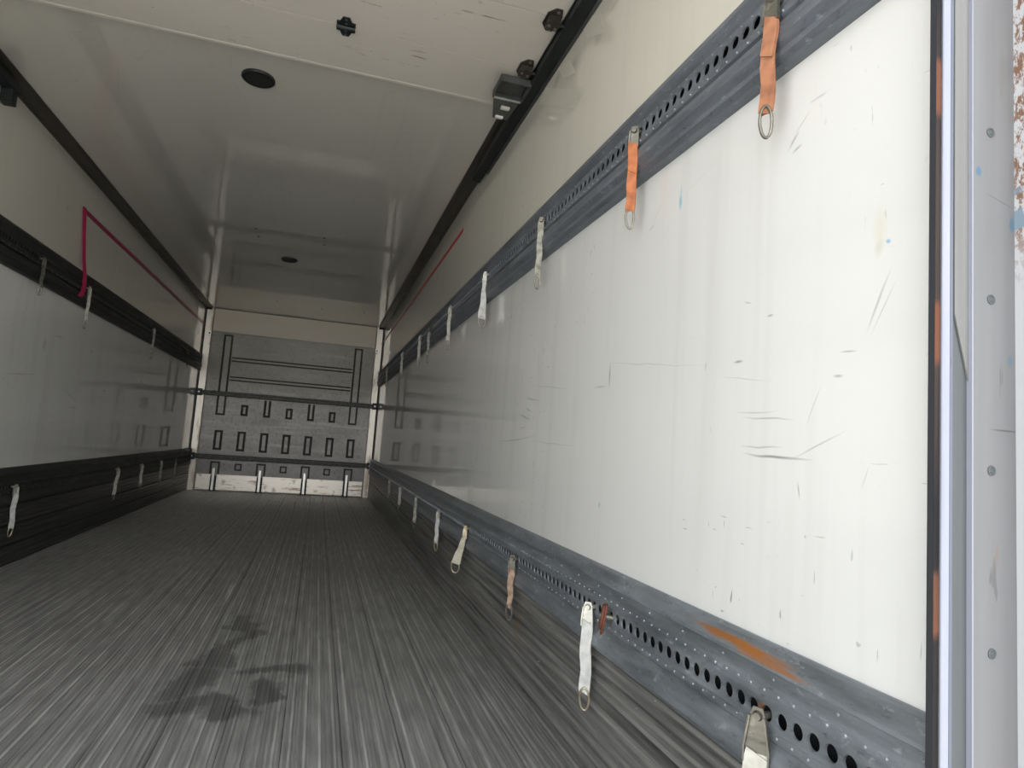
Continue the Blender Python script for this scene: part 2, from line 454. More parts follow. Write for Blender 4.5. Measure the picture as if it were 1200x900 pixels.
class MB:
    def __init__(s):
        s.v, s.f = [], []

    def box(s, x0, x1, y0, y1, z0, z1):
        b = len(s.v)
        s.v += [(x, y, z) for x in (x0, x1) for y in (y0, y1) for z in (z0, z1)]
        s.f += [tuple(b + i for i in q) for q in ((0, 1, 3, 2), (4, 6, 7, 5), (0, 4, 5, 1), (2, 3, 7, 6), (0, 2, 6, 4), (1, 5, 7, 3))]
        return s

    def prism(s, pts, axis, a, b):
        # closed polygon pts in the other two axes (in x,y,z order), extruded from a to b along axis
        k = len(s.v)
        n = len(pts)
        for t in (a, b):
            for p in pts:
                q = list(p)
                q.insert(axis, t)
                s.v.append(tuple(q))
        s.f.append(tuple(range(k, k + n)))
        s.f.append(tuple(range(k + 2 * n - 1, k + n - 1, -1)))
        for i in range(n):
            j = (i + 1) % n
            s.f.append((k + i, k + j, k + n + j, k + n + i))
        return s

    def sheet(s, pts, axis, a, b):
        k = len(s.v)
        n = len(pts)
        for t in (a, b):
            for p in pts:
                q = list(p)
                q.insert(axis, t)
                s.v.append(tuple(q))
        for i in range(n - 1):
            s.f.append((k + i, k + i + 1, k + n + i + 1, k + n + i))
        return s

    def cyl(s, c, ax, r, h, n=12, r2=None):
        # from c along axis index ax by h
        k = len(s.v)
        r2 = r if r2 is None else r2
        for t, rr in ((0, r), (h, r2)):
            for i in range(n):
                a = 2 * pi * i / n
                q = [rr * cos(a), rr * sin(a)]
                q.insert(ax, t)
                s.v.append((c[0] + q[0], c[1] + q[1], c[2] + q[2]))
        s.f.append(tuple(range(k, k + n)))
        s.f.append(tuple(range(k + 2 * n - 1, k + n - 1, -1)))
        for i in range(n):
            j = (i + 1) % n
            s.f.append((k + i, k + j, k + n + j, k + n + i))
        return s

    def tube(s, path, r, n=8, closed=False):
        k0 = len(s.v)
        P = [Vector(p) for p in path]
        m = len(P)
        for i, p in enumerate(P):
            if closed:
                d = P[(i + 1) % m] - P[i - 1]
            else:
                d = P[min(i + 1, m - 1)] - P[max(i - 1, 0)]
            d.normalize()
            a = d.cross(Vector((.123, .987, .05)))
            if a.length < 1e-3:
                a = d.cross(Vector((1, 0, 0)))
            a.normalize()
            b = d.cross(a)
            for j in range(n):
                t = 2 * pi * j / n
                s.v.append(tuple(p + a * (r * cos(t)) + b * (r * sin(t))))
        for i in range(m if closed else m - 1):
            for j in range(n):
                A = k0 + i * n
                B = k0 + ((i + 1) % m) * n
                s.f.append((A + j, A + (j + 1) % n, B + (j + 1) % n, B + j))
        if not closed:
            s.f.append(tuple(range(k0, k0 + n)))
            s.f.append(tuple(range(k0 + m * n - 1, k0 + (m - 1) * n - 1, -1)))
        return s

    def go(s, name, mat, parent=None, smooth=False):
        return link(name, s.v, s.f, mat, parent, smooth)


def struct(o):
    o['kind'] = 'structure'
    return o


def tag(o, label, cat, group=None):
    o['label'] = label
    o['category'] = cat
    if group:
        o['group'] = group
    return o


def empty(name, loc=(0, 0, 0)):
    o = bpy.data.objects.new(name, None)
    o.empty_display_size = .05
    COL.objects.link(o)
    o.location = loc
    return o


def bevel(o, wd, seg=2):
    m = o.modifiers.new('bevel', 'BEVEL')
    m.width = wd
    m.segments = seg
    m.limit_method = 'ANGLE'
    m.angle_limit = radians(40)
    return o


# ================================================================ STRUCTURE
struct(MB().box(XW, XW + .09, YS, YB + .1, -.05, ZC + .06).go('wall_right', M['wall_r']))
struct(MB().box(-XW - .09, -XW, YS, YB + .1, -.05, ZC + .06).go('wall_left', M['wall_l']))
ceil = struct(MB().box(-XW, XW, Y0, YB + .1, ZC, ZC + .06).go('ceiling', M['ceiling']))
floor = struct(MB().box(-XW - .09, XW + .09, .52, YB + .1, -.16, -.006).go('floor', M['rail_dark']))
ground = struct(MB().box(-30, 30, -40, 30, -1.15, -1.05).go('ground', M['ground']))

# outlines of old tape high on the right wall
rw = bpy.data.objects['wall_right']
g = NG('old_tape_residue')
M['residue'] = g.fin(g.mix(g.noise(40, 3), (.46, .445, .385), (.54, .52, .45)), .45)
for quad in (((2.086, 2.405), (1.898, 2.316), (1.85, 2.213), (2.002, 2.286)), ((2.30, 2.345), (2.166, 2.303), (2.092, 2.21), (2.23, 2.264)),
             ((2.441, 2.341), (1.988, 2.088), (2.06, 2.056), (2.52, 2.309))):
    MB().prism([(y, z) for y, z in quad], 0, XW - .0005, XW + .0005).go('tape_residue', M['residue'], rw)

# small screws in the ceiling
sm = None
for i, (x, y) in enumerate([(-.22, 5.41), (-.218, 5.62), (.305, 5.38), (.306, 5.58), (-.227, 8.35), (.301, 8.5), (.831, 8.43)]):
    if sm is None:
        o = MB().cyl((0, 0, 0), 2, .011, -.004, 10, .008).go('screw', M['black'], ceil)
        sm = o.data
    else:
        o = bpy.data.objects.new('screw', sm)
        COL.objects.link(o)
        o.parent = ceil
    o.location = (x, y, ZC)

# floor: long ribbed aluminium planks, three fine ribs to each tall one
NPL = 15
PW = 2 * XW / NPL


def plank_mesh():
    pts = [(-PW / 2 + .0006, -.006)]
    n = 12
    p = (PW - .0012) / n
    for i in range(n):
        x = -PW / 2 + .0006 + i * p
        tall = (i % 3 == 1)
        h = .0020 if tall else .0
        b = -.0022
        pts += [(x + p * .18, b), (x + p * .32, h), (x + p * (.80 if tall else .62), h), (x + p * (.94 if tall else .78), b)]
    pts.append((PW / 2 - .0006, -.006))
    return MB().sheet(pts, 1, .53, YB)


first = plank_mesh().go('floor_plank', M['floor'], floor)
# mesh data in world coordinates along x would shift the wear with the plank, so each plank gets its own shifted copy
planks = [first]
for v in first.data.vertices:
    v.co.x += -XW + PW / 2
for i in range(1, NPL):
    me = first.data.copy()
    for v in me.vertices:
        v.co.x += i * PW
    o = bpy.data.objects.new('floor_plank', me)
    COL.objects.link(o)
    o.parent = floor

# skirting of three ribbed boards below each lower rail
for side, nm in ((1, 'baseboard_right'), (-1, 'baseboard_left')):
    base = struct(MB().box(*sorted((side * (XW - .012), side * (XW + .0))), YS + .01, YB - .03, .0, .345).go(nm, M['rail_dark']))
    nb = 3
    hb = .338 / nb
    for k in range(nb):
        z1 = .338 - k * hb - .0015
        z0 = z1 - hb + .003
        pts = [(side * (XW - .012), z1)]
        nr = 4
        for i in range(nr):
            za = z1 - (z1 - z0) * i / nr
            zb = z1 - (z1 - z0) * (i + 1) / nr
            d = zb - za
            pts += [(side * (XW - .020), za + d * .12), (side * (XW - .0275), za + d * .28), (side * (XW - .0275), za + d * .72), (side * (XW - .020), za + d * .90)]
        pts.append((side * (XW - .012), z0))
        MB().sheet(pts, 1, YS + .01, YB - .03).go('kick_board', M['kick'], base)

# dark angle trims in the two ceiling corners
for side, nm in ((1, 'trim_1'), (-1, 'trim_2')):
    a = side * XW
    MBt = MB().prism([(a, ZC), (a - side * .085, ZC), (a - side * .085, ZC - .006), (a - side * .07, ZC - .012),
                      (a - side * .012, ZC - .018), (a - side * .006, ZC - .03), (a, ZC - .03)], 1, 2.75, YB)
    struct(MBt.go(nm, M['cornice']))

# ---------------------------------------------------------------- bulkhead at the far end
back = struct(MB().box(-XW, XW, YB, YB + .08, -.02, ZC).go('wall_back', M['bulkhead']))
yb = YB
# plain plates, header, kick plates
bevel(MB().box(-1.07, 1.07, yb - .03, yb, 2.115, ZC - .01).go('header_board', M['header'], back), .004)
MB().box(-1.07, 1.07, yb - .036, yb - .03, 2.385, 2.415).go('header_lip', M['header'], back)


def rim(x0, x1, z0, z1, t=.030, open_top=False, open_bottom=False):
    m = MB()
    y0, y1 = yb - .007, yb
    m.box(x0, x0 + t, y0, y1, z0, z1)
    m.box(x1 - t, x1, y0, y1, z0, z1)
    if not open_top:
        m.box(x0 + t, x1 - t, y0, y1, z1 - t, z1)
    if not open_bottom:
        m.box(x0 + t, x1 - t, y0, y1, z0, z0 + t)
    return m.go('stamped_recess', M['stamp'], back)


for i in range(7):
    cx = -.858 + i * .2865
    rim(cx - .052, cx + .052, .535, .80)
    if i in (1, 3, 5):
        rim(cx - .045, cx + .045, 1.01, 1.16)
        rim(cx - .045, cx + .045, .275, .37, .02)
    else:
        if i in (2, 4):
            rim(cx - .045, cx + .045, 1.01, 1.24, open_top=True)
        rim(cx - .06, cx + .06, .20, .385, .022, open_bottom=True)
for cx in (-.868, .855):
    rim(cx - .058, cx + .058, 1.00, 2.09, .024)
for z in (1.76, 1.50):
    for dz in (-.022, .022):
        MB().box(-.80, .79, yb - .006, yb, z + dz - .009, z + dz + .009).go('stamped_line', M['stamp'], back)
xs = [-1.07, -.858, -.285, .288, .845, 1.07]
for i in range(5):
    bevel(MB().box(xs[i] + (.035 if i else 0), xs[i + 1] - (.035 if i < 4 else 0), yb - .022, yb, .012, .218).go('kick_plate', M['kick_white'], back), .004)
for x in xs[1:5]:
    o = MB().prism([(x - .045, yb - .02), (x - .036, yb - .02), (x - .034, yb - .055), (x + .034, yb - .055), (x + .036, yb - .02), (x + .045, yb - .02),
                    (x + .045, yb), (x - .045, yb)], 2, .004, .20).go('kick_post_base', M['rail_dark'], back)
    bevel(MB().box(x - .017, x + .017, yb - .068, yb - .05, .01, .30).go('kick_post', M['kick_post'], back), .004)

# corner posts
for side, nm in ((1, 'trim_3'), (-1, 'trim_4')):
    a = side
    pts = [(a * 1.163, yb - .05), (a * 1.085, yb - .05), (a * 1.078, yb - .044), (a * 1.078, yb), (a * 1.163, yb)]
    p = struct(MB().prism(pts, 2, 0, ZC - .004).go(nm, M['post_white']))
    bevel(MB().box(*sorted((a * 1.163, a * 1.179)), yb - .03, yb, 0, ZC).go('post_gap_shade_strip', M['stamp'], p), .001, 1)  # solid dark strip stands in for the shade in the gap
    bevel(MB().box(*sorted((a * 1.075, a * 1.12)), yb - .085, yb - .05, 2.05, 2.10).go('latch_plate', M['kick_post'], p), .004)
    MB().cyl((a * 1.098, yb - .085, 2.075), 1, .012, -.006, 10).go('latch_bolt', M['black'], p)
    MB().prism([(a * 1.176, yb - .11), (a * 1.05, yb - .005), (a * 1.176, yb - .005)], 2, ZC - .035, ZC - .005).go('corner_gusset', M['stamp'], p)

# horizontal bars across the bulkhead
for z, lab in ((1.285, 'dark scuffed steel bar across the bulkhead, the upper of two'), (.445, 'dark scuffed steel bar across the bulkhead, the lower of two')):
    e = tag(empty('bulkhead_bar', (0, yb - .06, z)), lab, 'bar', 'steel bars across the bulkhead')
    bevel(MB().prism([(-.012, -.032), (-.022, -.026), (-.022, -.012), (-.008, -.008), (-.008, .008), (-.022, .012), (-.022, .026), (-.012, .032), (.012, .032), (.012, -.032)], 0, -1.158, 1.158)
          .go('bar', M['bulk_bar'], e), .002, 1)
    for sx in (-1, 1):
        bevel(MB().box(*sorted((sx * 1.105, sx * 1.172)), -.034, .010, -.045, .045).go('end_bracket', M['rail_dark'], e), .004)
        MB().cyl((sx * 1.14, -.034, 0), 1, .012, -.008, 8).go('bolt', M['rivet'], e)

# ================================================================ RAILS with a row of round holes
PITCH = .034


def holes_strip(side, d, z0, z1, zc, ya, yb_, r=.0125, lipd=.004):
    m = MB()
    n = int((yb_ - ya) / PITCH)
    x = side * (XW - d)
    xi = side * (XW - d + lipd)
    hh = PITCH / 2
    K = 12
    for i in range(n):
        yc = ya + (i + .5) * PITCH
        b = len(m.v)
        for k in range(K):
            a = 2 * pi * (k + .5) / K
            cy, sz = cos(a), sin(a)
            q = max(abs(cy), abs(sz))
            oy, oz = hh * cy / q, sz / q
            oz = oz * ((z1 - zc) if oz > 0 else (zc - z0))
            m.v.append((x, yc + oy, zc + oz))
        for k in range(K):
            a = 2 * pi * (k + .5) / K
            m.v.append((x, yc + r * cos(a), zc + r * sin(a)))
        for k in range(K):
            a = 2 * pi * (k + .5) / K
            m.v.append((xi, yc + r * .96 * cos(a), zc + r * .96 * sin(a)))
        for k in range(K):
            j = (k + 1) % K
            m.f.append((b + k, b + j, b + K + j, b + K + k))
            m.f.append((b + K + k, b + K + j, b + 2 * K + j, b + 2 * K + k))
    # close the corner slivers left by the 12-gon on the square
    for i in range(n):
        yc = ya + (i + .5) * PITCH
        for sy in (-1, 1):
            for (zz, zs) in ((z1, 1), (z0, -1)):
                pass
    return m


def square_holes(side, d, z0, z1, zc, ya, yb_, r=.0125, lipd=.004):
    # 16-point ring whose outer points include the four corners of the cell
    m = MB()
    n = int((yb_ - ya) / PITCH)
    x = side * (XW - d)
    xi = side * (XW - d + lipd)
    hh = PITCH / 2
    up, dn = z1 - zc, zc - z0
    K = 16
    for i in range(n):
        yc = ya + (i + .5) * PITCH
        b = len(m.v)
        for k in range(K):
            a = 2 * pi * k / K
            cy, sz = cos(a), sin(a)
            q = max(abs(cy), abs(sz))
            oy, oz = cy / q, sz / q
            m.v.append((x, yc + hh * oy, zc + (up if oz > 0 else dn) * oz))
        for rr, xx in ((r, x), (r * .97, xi)):
            for k in range(K):
                a = 2 * pi * k / K
                m.v.append((xx, yc + rr * cos(a), zc + rr * sin(a)))
        for k in range(K):
            j = (k + 1) % K
            m.f.append((b + k, b + j, b + K + j, b + K + k))
            m.f.append((b + K + k, b + K + j, b + 2 * K + j, b + 2 * K + k))
    return m, ya + n * PITCH


def rail(side, prof_top, web, prof_bot, ya, yb_, mat, label, rivz, group, extra=()):
    d, z0, z1, zc = web
    e = tag(empty('lashing_rail', (0, 0, 0)), label, 'rail', group)
    m, yend = square_holes(side, d, z0, z1, zc, ya, yb_)
    m.go('perforated_web', mat, e)
    MB().sheet([(side * (XW - a), z) for a, z in prof_top], 1, ya, yend).go('upper_flange', mat, e)
    MB().sheet([(side * (XW - a), z) for a, z in prof_bot], 1, ya, yend).go('lower_flange', mat, e)
    MB().box(*sorted((side * XW, side * (XW - .008))), ya, yend, prof_bot[-1][1] + .004, prof_top[0][1] - .004).go('hollow_shade_plate', M['hollow'], e)
    rv = MB()
    n = int((yend - ya) / PITCH)
    for (zr, dd, off, every) in rivz:
        for i in range(0, n, every):
            y = ya + (i + .5 + off) * PITCH
            if y > yend - .01:
                continue
            c = (side * (XW - dd), y, zr)
            rv.cyl(c, 0, .0032, -side * .0022, 6, .0018)
    o = rv.go('rivets', M['rivet_dull'], e)
    o['kind'] = 'stuff'
    # pressed-shut end plate at the bulkhead
    MB().box(*sorted((side * XW, side * (XW - d - .004))), yend, yend + .006, prof_bot[-1][1], prof_top[0][1]).go('end_plate', mat, e)
    for (nm, b, mt) in extra:
        MB().box(*b).go(nm, mt, e)
    return e


UT = [(0, 1.786), (.010, 1.790), (.018, 1.787), (.033, 1.768), (.037, 1.752), (.030, 1.738), (.026, 1.728), (.026, 1.722), (.031, 1.716), (.031, 1.712)]
UB = [(.031, 1.678), (.031, 1.675), (.037, 1.668), (.037, 1.655), (.030, 1.650), (.020, 1.649), (.020, 1.645), (.037, 1.644), (.042, 1.628), (.043, 1.610), (.032, 1.594), (.034, 1.580), (.024, 1.571), (0, 1.568)]
LT = [(0, .541), (.006, .541), (.014, .537), (.036, .514), (.037, .508), (.030, .504), (.029, .484), (.033, .478), (.033, .468), (.040, .463), (.040, .459)]
LB = [(.040, .425), (.040, .421), (.034, .417), (.034, .403), (.030, .399), (.034, .393), (.046, .372), (.048, .352), (.040, .341), (.030, .338), (.028, .332), (0, .332)]
gr = 'perforated lashing rails along the walls'
YE = YB - .10
rail(1, UT, (.031, 1.678, 1.712, 1.695), UB, YS + .001, YE, M['rail'], 'upper dark steel lashing rail with round holes on the right white wall',
     [(1.719, .028, .5, 1), (1.6615, .037, .5, 1)], gr)
rail(-1, UT, (.031, 1.678, 1.712, 1.695), UB, YS + .001, YE, M['rail_dark'], 'upper darker-toned lashing rail on the left wall, below the red tape',
     [(1.6615, .037, .5, 2)], gr)
rail(1, LT, (.040, .425, .459, .4425), LB, YS + .001, YE, M['rail_low'], 'lower galvanised lashing rail with a rust streak, above the right skirting',
     [(.473, .033, .5, 1), (.410, .034, .5, 1), (.494, .0295, 0, 4)], gr)
rail(-1, LT, (.040, .425, .459, .4425), LB, YS + .001, YE, M['rail_dark'], 'lower darker-toned lashing rail along the left wall above the floor skirting',
     [(.410, .034, .5, 3)], gr)

# ================================================================ OVERHEAD DOOR, open under the ceiling
door = tag(empty('sectional_door', (0, 0, 0)), 'cream sectional overhead door rolled back flat under the front of the ceiling', 'door')
ZD = 2.395
ys = [2.745, 2.44, 2.088, 1.736, 1.384, 1.032, .70]
for i in range(6):
    a, b = ys[i + 1] + .0022, ys[i] - .0022
    o = MB().box(-1.115, 1.115, a, b, ZD, ZD + .024).go('door_panel', M['door'], door)
# faint mid grooves read as extra lines on each board
o = bevel(MB().box(-1.115, 1.115, 2.741, 2.760, ZD - .001, ZD + .030).go('end_rail', M['door'], door), .001)
for y in ys[1:-1]:
    MB().box(-1.112, 1.112, y - .006, y + .006, ZD + .006, ZD + .022).go('seam_shade_strip', M['track'], door)  # added dark strip puts the shade of the seam into colour
for x, y in ((.362, 2.44), (-.55, 2.44), (.362, 2.088), (-.55, 2.088)):
    h = MB()
    h.prism([(x - .035, y - .012), (x - .035, y - .028), (x - .022, y - .030), (x - .012, y - .058), (x + .012, y - .058), (x + .022, y - .030), (x + .035, y - .028), (x + .035, y - .012)], 2, ZD - .004, ZD)
    h.prism([(x - .035, y + .012), (x - .035, y + .028), (x - .022, y + .030), (x - .012, y + .058), (x + .012, y + .058), (x + .022, y + .030), (x + .035, y + .028), (x + .035, y + .012)], 2, ZD - .004, ZD)
    h.cyl((x - .035, y, ZD - .007), 0, .009, .07, 10)
    h.box(x - .03, x + .03, y - .014, y + .014, ZD - .004, ZD)
    hb = h.go('hinge', M['track'], door)
    s_ = MB()
    for dy in (-.046, .046, -.022, .022):
        s_.cyl((x, y + dy, ZD - .004), 2, .005, -.003, 8)
    s_.go('hinge_screw', M['bracket'], hb)
for side in (1, -1):
    for y in (2.425, 2.10, 1.74, 1.39):
        x = side * 1.085
        h = MB()
        h.prism([(x - .035, y - .03), (x - .012, y - .062), (x + .012, y - .062), (x + .022, y - .03), (x + .022, y + .03), (x + .012, y + .062), (x - .012, y + .062), (x - .035, y + .03)], 2, ZD - .005, ZD)
        h.box(x - .028, x + .020, y - .026, y + .026, ZD - .026, ZD - .005)
        hb = h.go('roller_hinge', M['bracket_brown'], door)
        r = MB().tube([(x - side * .03, y, ZD - .018), (x + side * .05, y, ZD - .018)], .006, 8)
        r.cyl((x + side * .046, y, ZD - .018), 0, .018, side * .01, 14)
        r.go('roller', M['track'], hb)
        s_ = MB()
        for dx, dy in ((0, -.05), (0, .05), (-.018, 0), (.01, .012)):
            s_.cyl((x + dx, y + dy, ZD - .005 - (.021 if abs(dy) < .03 else 0)), 2, .006, -.004, 8)
        s_.go('hinge_screw', M['ring'], hb)

# tracks that carry the door rollers
for side, lab in ((1, 'black steel door track under the ceiling along the right wall'), (-1, 'black steel door track under the ceiling along the left wall')):
    a = side
    e = tag(empty('door_track'), lab, 'track', 'overhead door tracks')
    x0, x1 = 1.122, 1.166
    pts = [(a * x0, 2.40), (a * x0, 2.362), (a * (x0 + .004), 2.358), (a * x1, 2.352), (a * (x1 + .002), 2.356), (a * (x1 + .002), 2.402), (a * (x1 - .003), 2.402), (a * (x1 - .003), 2.360),
           (a * (x0 + .003), 2.366), (a * (x0 + .003), 2.40)]
    MB().prism(pts, 1, .72, 3.55).go('channel', M['track'], e)
    MB().prism([(a * 1.168, 2.395), (a * 1.168, 2.350), (a * 1.180, 2.346), (a * 1.180, 2.395)], 1, .72, 3.40).go('fixing_flange', M['bracket'], e)
    if a < 0:
        MB().box(a * 1.175, a * 1.125, 3.49, 3.54, 2.29, 2.40).go('end_stop', M['track'], e)
    for y in (1.2, 1.9, 2.6, 3.3):
        MB().box(*sorted((a * 1.13, a * 1.16)), y, y + .03, 2.395, ZC).go('hanger', M['track'], e)
    # stop bracket that catches the end of the door
    e = tag(empty('door_stop_bracket', (a * 1.06, 2.6, 2.36)), 'dark grey pressed steel stop bracket beside the %s door track' % ('right' if a > 0 else 'left'), 'bracket', 'door stop brackets')
    m = MB()
    # tray: floor plate with raised rims, underside seen from below
    m.box(-.060, .068, -.12, .02, .012, .020)
    m.box(-.066, -.058, -.125, .02, -.012, .020)
    m.box(.060, .068, -.125, .02, -.012, .020)
    m.box(-.058, .060, -.125, -.118, -.012, .020)
    m.box(-.058, .060, .014, .022, -.004, .020)
    bevel(m.go('tray', M['bracket'], e), .002, 1)
    m = MB()
    m.v += [(-.06, .02, -.004), (.06, .02, -.004), (.040, .15, -.030), (-.028, .15, -.030), (-.06, .026, .0), (.06, .026, .0), (.040, .156, -.026), (-.028, .156, -.026)]
    m.f += [(0, 1, 2, 3), (4, 7, 6, 5), (0, 4, 5, 1), (1, 5, 6, 2), (2, 6, 7, 3), (3, 7, 4, 0)]
    m.go('tapered_plate', M['bracket'], e)
    MB().tube([(-.062, .018, -.008), (.062, .018, -.008)], .0050, 6).go('front_lip', M['galv'], e)
    bevel(MB().box(-.012, .028, .062, .082, -.024, -.012).go('bright_slot_patch', M['kick_post'], e), .002, 1)  # pale blocks stand in for light seen through the slots
    bevel(MB().box(-.020, .016, .128, .144, -.036, -.024).go('bright_slot_patch', M['kick_post'], e), .002, 1)
    MB().box(.055, .066, -.1, .0, .006, .020).go('mount', M['track'], e)

# ================================================================ CEILING LIGHTS
for (x, y, lab) in ((-.005, 3.033, 'round black ceiling light, unlit, the nearer one beside the overhead door'), (0, 6.23, 'round black ceiling light, unlit, the farther one near the bulkhead')):
    e = tag(empty('ceiling_light', (x, y, ZC)), lab, 'light', 'round ceiling lights')
    m = MB()
    K = 32
    pr = [(.072, 0), (.073, -.008), (.068, -.014), (.060, -.015), (.056, -.010)]
    for i, (r, z) in enumerate(pr):
        for k in range(K):
            m.v.append((r * cos(2 * pi * k / K), r * sin(2 * pi * k / K), z))
    for i in range(len(pr) - 1):
        for k in range(K):
            j = (k + 1) % K
            m.f.append((i * K + k, i * K + j, (i + 1) * K + j, (i + 1) * K + k))
    m.go('bezel', M['black'], e, True)
    MB().cyl((0, 0, -.011), 2, .057, .003, 32).go('lens', M['lens'], e)

# ================================================================ RED TAPE
e = tag(empty('red_tape', (-XW, 4.69, 2.17)), 'magenta red tape on the left wall, bent down over the upper rail', 'tape')
m = MB()
m.v += [(.002, .0, .018), (.002, .0, -.014), (.002, 4.68, .040), (.002, 4.68, .006), (.0035, 0, .018), (.0035, 0, -.014), (.0035, 4.68, .040), (.0035, 4.68, .006)]
m.f += [(0, 1, 3, 2), (4, 6, 7, 5), (0, 4, 5, 1), (2, 3, 7, 6), (0, 2, 6, 4), (1, 5, 7, 3)]
m.go('level_strip', M['tape_l'], e)
pts = [(0.004, -.005, .016), (.009, .035, -.155), (.016, .073, -.315), (.040, .05, -.42), (.055, .017, -.50), (.056, .0, -.54), (.060, -.05, -.575)]
wd = [.034, .030, .030, .034, .036, .040, .044]
m = MB()
for p, q in zip(pts, wd):
    m.v += [(p[0], p[1] - q / 2, p[2]), (p[0] + .010, p[1] + q / 2, p[2]), (p[0] + .0125, p[1] + q / 2, p[2]), (p[0] + .0025, p[1] - q / 2, p[2])]
for i in range(len(pts) - 1):
    for k in range(4):
        j = (k + 1) % 4
        m.f.append((4 * i + k, 4 * i + j, 4 * i + 4 + j, 4 * i + 4 + k))
m.f += [(0, 1, 2, 3), (24, 27, 26, 25)]
m.go('hanging_strip', M['tape_l'], e)
e = tag(MB().prism([(XW - .0005, 2.228), (XW - .0025, 2.228), (XW - .0025, 2.200), (XW - .0005, 2.200)], 1, 4.0, YB - .01).go('red_tape', M['tape_r']),
        'thin straight red tape on the cream strip of the right wall', 'tape')

# ================================================================ LASHING STRAPS


def strap(x, y, z, side, L, wd, yaw, web, metal, ring, label, style='strap', lean=0.0, wtop=None, group='webbing lashing straps with rings', rlen=.045, twist=0.0):
    """Empty at the rail hole; the strap hangs down from it. yaw 0 = flat to the wall; local x points into the room."""
    zh = 1.695 if z > 1 else .4425
    k = round((y - YS - .007) / PITCH - .5)
    y = YS + .001 + (k + .5) * PITCH
    L += zh - z
    z = zh
    e = tag(empty('lashing_strap', (x, y, z)), label, 'strap', group)
    yaw = abs(yaw)
    e.rotation_euler = (0, 0, radians(yaw) if side > 0 else pi - radians(yaw))
    # local frame: width along local y, thickness along local x (room side is -x)
    fl = .05 if style != 'plate' else .075
    m = MB()
    # fitting: tongue plate narrow at the hole and wide at the strap
    w2 = max((wtop or wd), .020) / 2 * 1.05
    hn = min(.013, w2 * .9)
    out = [(-hn * .6, .011), (hn * .6, .011), (hn, -.004), (w2, -fl * .75), (w2, -fl), (-w2, -fl), (-w2, -fl * .75), (-hn, -.004)]
    m.prism([(a, b) for a, b in out], 0, -.0035, 0)
    m.prism([(w2 - .003, -fl), (w2, -fl), (w2, -fl * .7), (hn, -.002), (hn - .003, -.002), (w2 - .003, -fl * .7)], 0, -.009, -.003)
    m.prism([(-w2, -fl), (-w2 + .003, -fl), (-w2 + .003, -fl * .7), (-hn + .003, -.002), (-hn, -.002), (-w2, -fl * .7)], 0, -.009, -.003)
    ft = m.go('hook_fitting', metal, e)
    MB().cyl((-.0035, 0, -.002), 0, .0085, -.006, 12, .006).tube([(-.004, 0, -.002), (.022 * cos(radians(yaw)), -.022 * sin(radians(yaw)) * (1 if side > 0 else -1) * 1.0, -.002)], .006, 10).go('pin', metal, ft)
    # webbing: a doubled band with folds, slightly wavy
    wl = L - fl - rlen
    wt = (wtop or wd)
    for kk, (dx, a0, a1, nm) in enumerate(((-.004, 0, 1, 'webbing'), (-.0075, 0, .42, 'webbing_fold'), (-.0075, .72, 1, 'webbing_fold'))):
        if style == 'bare':
            break
        m = MB()
        N = 10
        for i in range(N + 1):
            t = a0 + (a1 - a0) * i / N
            zz = -fl * .78 - (wl + fl * .22) * t
            wv = .0022 * sin(7 * t + yaw) + dx
            q = (wt + (wd - wt) * t) / 2 * (1 - .06 * sin(9 * t + yaw) ** 2) * (1.0 if kk == 0 else .97)
            if kk and i in (0, N) and nm == 'webbing_fold':
                q *= .86
            yy = lean * t + (.0015 * sin(11 * t + 2 * yaw))
            an = radians(twist) * t
            for (px, py) in ((-.0014, -q), (-.0014, q), (.0014, q), (.0014, -q)):
                if kk:
                    zo = .006 * (1 if py > 0 else -1) * (1 if i in (0, N) else 0)
                else:
                    zo = 0
                m.v.append((wv + px * cos(an) - py * sin(an), yy + px * sin(an) + py * cos(an), zz + zo))
        for i in range(N):
            for k in range(4):
                j = (k + 1) % 4
                m.f.append((4 * i + k, 4 * i + j, 4 * i + 4 + j, 4 * i + 4 + k))
        m.f += [(0, 1, 2, 3), (4 * N, 4 * N + 3, 4 * N + 2, 4 * N + 1)]
        m.go(nm, web, e)
    if ring is not None:
        an = radians(twist)
        zt = -(L - rlen) + .012
        path = []
        K = 20
        rw, rh = max(wd * .42, .011), rlen + .012
        for k in range(K):
            t = 2 * pi * k / K
            py = rw * cos(t) * (1.0 if sin(t) > -.2 else (.95))
            pz = zt - rh / 2 + (rh / 2) * sin(t)
            path.append((-.004 - py * sin(an) - .004 * sin(t), lean + py * cos(an), pz))
        MB().tube(path, .0030, 7, closed=True).go('ring', ring, e, True)
    return e


